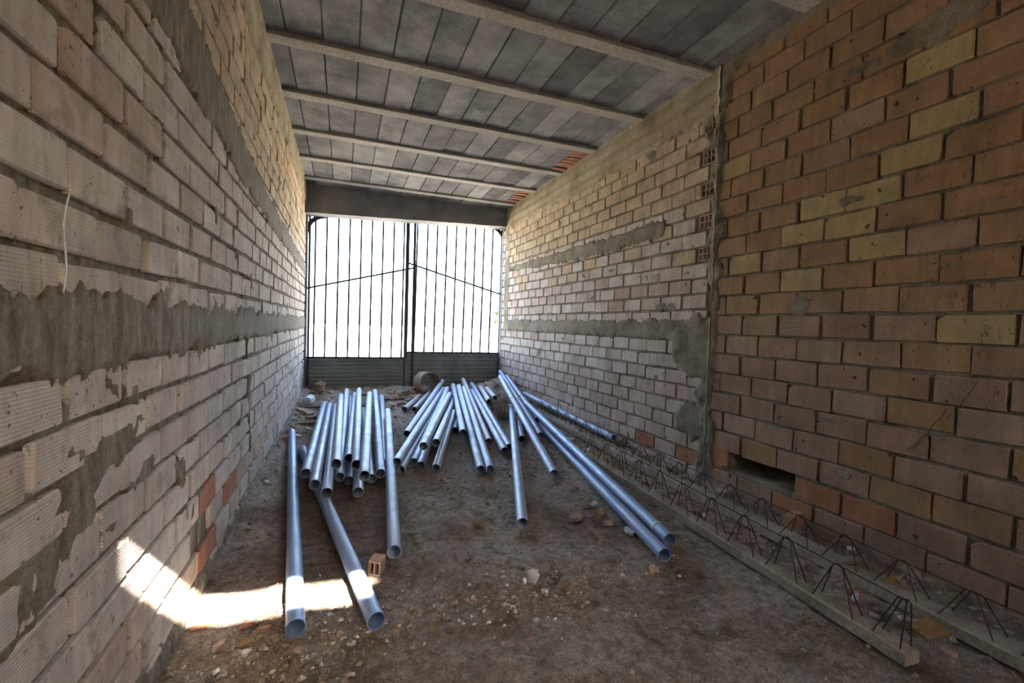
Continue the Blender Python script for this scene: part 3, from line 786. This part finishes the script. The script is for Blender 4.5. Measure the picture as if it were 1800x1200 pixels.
rock('stone', F(937, 1026), (.030, .022, .042), M_ROCK, 3, 'pale upright lump of stone in the middle of the floor', sink=.2)
rock('stone', F(957, 1043), (.014, .012, .016), M_ROCK, 5, 'small white stone just right of the pale upright lump')
rock('stone', F(922, 1022), (.012, .01, .010), M_ROCK, 6, 'tiny white stone just left of the pale upright lump')
rock('stone', F(1028, 1018), (.018, .014, .014), M_PINK, 8, 'small pinkish stone right of the ochre lump', sub=1)
rock('rubble_lump', F(994, 1036), (.038, .036, .028), M_TAN, 9, 'squarish ochre brown lump between the pale stones', 'rubble', sub=2)
rock('stone', F(963, 1020), (.014, .012, .010), M_PINK, 10, 'small pinkish stone between pale lump and ochre lump')
rock('rubble_lump', F(840, 924), (.035, .030, .020), M_TAN, 11, 'brown clod left of the single pipe mouth', 'rubble', sub=2)
shard('slab_piece', F(1012, 913), .13, .06, .020, M_TAN, 12, 'flat tan slab piece lying right of the single pipe mouth', tilt=(.1, .05), rz=.2)
shard('slab_piece', F(1052, 905), .11, .07, .022, M_TAN, 13, 'tan slab piece tilted up next to the two long blue pipes', tilt=(.3, -.2), rz=.7)
shard('slab_piece', F(1042, 888), .05, .03, .030, M_ROCK, 14, 'small grey chip standing behind the tilted tan slab', tilt=(.5, .2))
shard('slab_piece', F(1070, 922), .07, .04, .016, M_TAN, 15, 'small tan chip in front of the tilted slab beside the pipes', tilt=(.1, .1))
shard('slab_piece', F(1105, 935), .09, .05, .016, M_ROCK, 16, 'pale flat chip almost touching the two long blue pipes', tilt=(.1, .0))
rock('rubble_lump', F(1150, 1005), (.035, .02, .022), M_PINK, 17, 'pinkish chip in front of the blue pipe mouths', 'rubble')
rock('rubble_lump', F(1022, 1065), (.022, .014, .012), M_TAN, 18, 'brown chip on the bare floor in front of the ochre lump', 'rubble')
# clay shards in front of the sunlit strip
shard('clay_shard', F(440, 1130), .095, .035, .010, M_OCHRE, 21, 'long ochre clay shard in front of the sunlit strip', rz=.45)
shard('clay_shard', F(385, 1137), .06, .03, .010, M_PINK, 22, 'pinkish clay shard left of the long ochre shard', rz=.9)
shard('clay_shard', F(463, 1106), .055, .028, .010, M_CLAY, 23, 'red clay shard at the edge of the sunlit strip near the pipe', rz=.1)
shard('clay_shard', F(432, 1101), .05, .03, .010, M_CLAY, 24, 'red clay shard at the edge of the sunlit strip near the wall', rz=.5)
shard('clay_shard', F(433, 1149), .035, .03, .010, M_ROCK, 25, 'grey stone flake just below the long ochre shard', rz=.1)
shard('clay_shard', F(352, 1105), .06, .04, .010, M_CLAY, 26, 'dusty red shard at the foot of the left wall', rz=.1)
# hollow brick fragment beside the slanting pipe
p = F(657, 1012); g = MB(); w, d_, h_ = .026, .062, .062
g.box(-w, -w+.006, 0, d_, 0, h_); g.box(w-.006, w, 0, d_, 0, h_); g.box(-w+.006, w-.006, 0, d_, h_-.007, h_); g.box(-w+.006, w-.006, 0, d_, 0, .007); g.box(-.003, .003, 0, d_*.9, .007, h_-.007)
g.box(-w+.006, w-.006, d_-.006, d_, .007, h_-.007)
o = g.build('brick_fragment', M_PINK); o.location = p; o.rotation_euler = (.05, .06, -.45)
tag(o, 'broken hollow brick end standing beside the slanting pipe', 'brick')
# far rubble, boards and discarded things at the foot of the gate
ring_o = MB(); vs, fs = lathe([(.150, 0), (.172, 0), (.172, .03), (.162, .05), (.160, .26), (.140, .26)], 32)
me = mesh('pipe_stub', vs, fs, M_WOOD); me.materials.clear(); me.materials.append(M_TAN); smooth_by_angle(me)
o = link('pipe_stub', me); c = ony(757, 674, 6.42); o.location = c; o.rotation_euler = Vector((-.28, 1, -.05)).to_track_quat('X', 'Z').to_euler()
tag(o, 'wide tan pipe stub lying half buried before the gate', 'pipe')
c = ony(532, 704, 5.9)
vs, fs = lathe([(.0, 0), (.03, 0), (.05, .012), (.055, .03), (.055, .2), (.0, .2)], 20); me = mesh('plastic_canister', vs, fs, M_WHITE); smooth_by_angle(me)
o = link('plastic_canister', me); o.location = (max(c.x, -.40), c.y, fz(-.40, c.y)+.058); o.rotation_euler = Vector((.2, 1, .0)).to_track_quat('X', 'Z').to_euler()
tag(o, 'round white plastic canister lying at the far end of the left wall', 'canister')
rock('stone', F(467, 848), (.022, .018, .018), M_WHITE, 31, 'small white lump on the dirt at the foot of the left wall')
rock('rubble_lump', ony(562, 684, 6.6), (.10, .07, .08), M_TAN, 32, 'large brown rounded lump at the left corner of the gate', 'rubble', sub=2, sink=.6)
boards = [(640, 684, 6.45, .36, .09, .022, .15, 'broad pale board lying at the foot of the gate behind the left heap'),
          (686, 694, 6.2, .38, .06, .018, .10, 'thin grey board lying right of the left heap near the gate'),
          (542, 690, 6.3, .20, .08, .02, -.5, 'grey board scrap in the far left corner'),
          (560, 703, 5.9, .34, .05, .018, .25, 'thin stick of wood across the dirt behind the left heap'),
          (540, 735, 5.0, .22, .06, .02, .1, 'dark board scrap by the left wall near the long pipe end'),
          (556, 724, 5.3, .20, .07, .018, .3, 'bluish grey flat scrap between left wall and left heap')]
for k, (px, py, yy, lx, ly, lz, rz, lab) in enumerate(boards):
    c = ony(px, py, yy); b = MB(); b.box(-lx/2, lx/2, -ly/2, ly/2, 0, lz)
    for q in range(len(b.v)): b.v[q] = tuple(b.v[q][i_]+R.uniform(-.006, .006) for i_ in range(3))
    o = b.build('board', M_WOOD); o.location = (c.x, c.y, fz(c.x, c.y)+.004); o.rotation_euler = (R.uniform(-.05, .05), R.uniform(-.04, .04), rz); tag(o, lab, 'board')
b = MB(); p0, p1 = Vector(F(436, 919, .006)), Vector(F(503, 892, .012)); b.tube([p0, p0.lerp(p1, .5)+Vector((0, .01, .004)), p1], [.005, .006, .004], 7)
tag(b.build('stick', M_WOOD), 'thin stick on the dirt between the left wall and the long pipe', 'stick')
# tile and brick pieces lying in the lattice joists
for k, (px, py, dz, lx, ly, lz, mt, ti, lab) in enumerate([
    (1562, 1050, .05, .09, .07, .012, M_OCHRE, (.7, .2), 'ochre tile piece tilted in the far joist'),
    (1622, 1130, .05, .13, .09, .014, M_OCHRE, (.7, -.3), 'large ochre tile propped between the two joists close to the viewer'),
    (1490, 1005, .05, .12, .09, .014, M_TAN, (.2, .2), 'tan tile lying on the far joist strip'),
    (1395, 925, .03, .16, .10, .05, M_CLAY, (.1, .1), 'red brick piece between the far joist and the wall'),
    (1600, 1022, .05, .10, .06, .012, M_TAN, (.3, .3), 'brown tile flake lying behind the tilted ochre tile'),
    (1280, 838, .03, .07, .05, .02, M_ROCK, (.4, .2), 'pale plaster chip lying below the wall slot'),
    (1222, 828, .05, .08, .03, .012, M_WHITE, (.3, .1), 'white plastic scrap caught in the far joist'),
    (1455, 985, .02, .10, .05, .015, M_ROCK, (.1, .1), 'grey flake between the two joists')]):
    c = F(px, py, dz); o = shard('tile_piece', c, lx, ly, lz, mt, 60+k, lab, 'rubble', tilt=ti, rz=.5+k, n=4 if k < 2 else 6)
    if k < 2: o.rotation_euler = (Vector((-.62, -.45, .64)).to_track_quat('Z', 'Y')).to_euler(); o.location.z -= .002; o.location.x += .03
CW = {'tan_rubble': 'tan rubble', 'pale_clay': 'pinkish clay', 'red_clay': 'reddish clay', 'grey_stone': 'pale grey stone', 'weathered_board': 'brown wood'}
r = random.Random(77)
for k in range(46):
    t = r.random(); y = .85+t*3.2; x = r.choice((1.955, 1.985, 2.03, 2.31, 2.33))+r.uniform(-.02, .02)
    shard('rubble_bit', (x, y, fz(x, y)+.002), r.uniform(.03, .08), r.uniform(.02, .05), r.uniform(.008, .02), mt := r.choice((M_TAN, M_TAN, M_PINK, M_CLAY, M_ROCK)), 100+k,
          'small %s bit lying among the lattice joists' % CW[mt.name], 'rubble', 'broken bits among the joists', (r.uniform(-.3, .3), r.uniform(-.3, .3)))
for k in range(46):
    x = r.uniform(-.42, 2.2); y = r.uniform(5.7, 6.75)
    if k > 36: x = r.uniform(-.45, -.28); y = r.uniform(3.2, 5.6)
    shard('rubble_bit', (x, y, fz(x, y)-.004), r.uniform(.05, .16), r.uniform(.04, .09), r.uniform(.015, .05), mt := r.choice((M_TAN, M_TAN, M_WOOD, M_ROCK, M_PINK, M_CLAY)), 200+k,
          ('small %s piece in the debris before the gate' if k <= 36 else 'small %s piece in the dirt along the left wall') % CW[mt.name], 'rubble',
          'debris before the gate' if k <= 36 else 'debris along the left wall', (r.uniform(-.3, .3), r.uniform(-.3, .3)))
# dry weed clump
b = MB(); r = random.Random(5); c = onz(886, 742, .0); c = Vector((c.x+.03, c.y+.12, fz(c.x, c.y)))
for k in range(110):
    a0 = r.uniform(0, 6.3); s0 = r.uniform(0, .07); d = Vector((math.cos(a0), math.sin(a0), 0))
    p0 = c+d*s0; hgt = r.uniform(.08, .30); out = r.uniform(.02, .15)
    p1 = p0+d*out*.4+Vector((0, 0, hgt*.6)); p2 = p0+d*out+Vector((r.uniform(-.05, .05), r.uniform(-.05, .05), hgt)); p3 = p2+Vector((r.uniform(-.07, .07), r.uniform(-.07, .07), r.uniform(-.08, .02)))
    b.tube([p0, p1, p2, p3], [.002, .0017, .0013, .0009], 4)
tag(b.build('dry_weed_clump', M_WEED), 'tangled dry weed clump between the fan heap and the right-hand pipes', 'weed')
# twine on the walls
b = MB(); b.tube([onx(x, y, -A_+.004) for x, y in ((122,341),(116,362),(112,392),(113,420),(116,450),(117,475),(113,505),(104,545),(100,575),(97,610),(94,640),(95,662))], .0016, 5)
tag(b.build('white_cord', M_WHITE), 'thin white cord hanging down the left wall across the mortar band', 'cord')
b = MB(); b.tube([onx(x, y, B_-.006) for x, y in ((1718,671),(1705,690),(1692,705),(1687,714))], .0014, 5)
tag(b.build('twine', M_RUST), 'short dark twine on the right wall, upper of the two strands', 'twine')
b = MB(); b.tube([onx(x, y, B_-.006) for x, y in ((1664,718),(1656,733),(1640,746),(1633,760),(1620,768),(1608,782),(1594,791))], .0014, 5)
tag(b.build('twine', M_RUST), 'longer dark twine on the right wall, lower of the two strands', 'twine')
# shrubs far outside, only just showing at the right edge of the gate
for k, (px, py, Y) in enumerate(((876, 549, 24), (873, 565, 26))):
    c = ony(px, py, Y); bm = bmesh.new(); r = random.Random(k)
    for q in range(260):
        dv = Vector((r.gauss(0, .16), r.gauss(0, .16), r.gauss(0, .10))); nrm = Vector((r.uniform(-1, 1), r.uniform(-1, 1), r.uniform(-1, 1))).normalized()
        e1 = nrm.orthogonal().normalized()*.05; e2 = nrm.cross(e1)*.6
        bm.faces.new([bm.verts.new(c+dv+s) for s in (e1, e2, -e1, -e2)])
    for z in (0,):
        b2 = MB(); b2.tube([(c.x, c.y, -.05), (c.x+.03, c.y, c.z*.5), c], [.03, .025, .02], 6)
    me = bpy.data.meshes.new('foliage'); bm.to_mesh(me); bm.free(); me.materials.append(M_LEAF)
    e = tag(empty('shrub', (c.x, c.y, -.02)), 'small dark shrub far outside, %s of two at the right edge of the gate' % ('upper' if k == 0 else 'lower'), 'shrub')
    o = link('foliage', me, e); o.matrix_parent_inverse = Matrix.Translation(-e.location)
    o = b2.build('stem', M_WOOD, e); o.matrix_parent_inverse = Matrix.Translation(-e.location)

# grit and pebbles: uncountable
ico = bmesh.new(); bmesh.ops.create_icosphere(ico, subdivisions=1, radius=1)
iv = np.array([v_.co[:] for v_ in ico.verts]); ico_f = np.array([[q.index for q in f.verts] for f in ico.faces]); ico.free()
oct_v = np.array([(1,0,0),(-1,0,0),(0,1,0),(0,-1,0),(0,0,1),(0,0,-1)], float); oct_f = np.array([(0,2,4),(2,1,4),(1,3,4),(3,0,4),(2,0,5),(1,2,5),(3,1,5),(0,3,5)])
rg = np.random.default_rng(4)
def grit(name, n, sampler, mats, smin, smax, label):
    xy = sampler(n); s = smin+(smax-smin)*rg.random(len(xy))**3
    z = floor_h(xy[:, 0], xy[:, 1])
    sc = s[:, None]*(.6+.7*rg.random((len(xy), 3))); sc[:, 2] *= .7
    an = rg.random(len(xy))*6.3; jit = .75+.5*rg.random((len(xy), 6, 1))
    P = oct_v[None]*jit*sc[:, None]; ca, sa = np.cos(an)[:, None], np.sin(an)[:, None]
    V = np.stack([P[..., 0]*ca-P[..., 1]*sa+xy[:, 0:1], P[..., 0]*sa+P[..., 1]*ca+xy[:, 1:2], P[..., 2]+(z+sc[:, 2]*.35)[:, None]], -1).reshape(-1, 3)
    Fc = (oct_f[None]+6*np.arange(len(xy))[:, None, None]).reshape(-1, 3)
    me = mesh(name, V.tolist(), Fc.tolist())
    for m in mats: me.materials.append(m)
    me.polygons.foreach_set('material_index', np.repeat(rg.integers(0, len(mats), len(xy)), 8).astype(np.int32))
    tag(link(name, me), label, 'gravel', kind='stuff')
def uni(n): return np.stack([rg.uniform(-A_+.02, B_-.05, n), rg.uniform(.7, 6.8, n)**1.0], 1)
def near_strip(n):
    a_ = np.stack([rg.normal(.75, .35, n//2), rg.normal(1.62, .10, n//2)], 1); c_ = np.stack([rg.normal(-.25, .18, n-n//2), rg.normal(1.52, .16, n-n//2)], 1)
    q = np.concatenate([a_, c_]); return q[(q[:, 0] > -A_+.02) & (q[:, 0] < 2.2)]
def far_zone(n): return np.stack([rg.uniform(-A_+.02, B_-.05, n), rg.uniform(4.8, 6.85, n)], 1)
def joist_zone(n): return np.stack([rg.uniform(1.93, B_-.02, n), rg.uniform(.7, 4.5, n)], 1)
grit('gravel', 6000, uni, [M_TAN, M_TAN, M_JOIST, M_FLOOR, M_FLOOR], .003, .015, 'scattered grit and pebbles over the dirt floor')
grit('gravel', 2600, near_strip, [M_TAN, M_JOIST, M_PINK, M_TAN, M_ROCK, M_TAN], .0025, .014, 'grit drifts in the foreground around the pale stones and sunlit strip')
grit('gravel', 1500, far_zone, [M_TAN, M_ROCK, M_WOOD], .004, .03, 'coarse debris grit in front of the gate')
grit('gravel', 2200, joist_zone, [M_TAN, M_TAN, M_PINK, M_CLAY, M_JOIST], .003, .02, 'crumbled brick grit between the lattice joists')
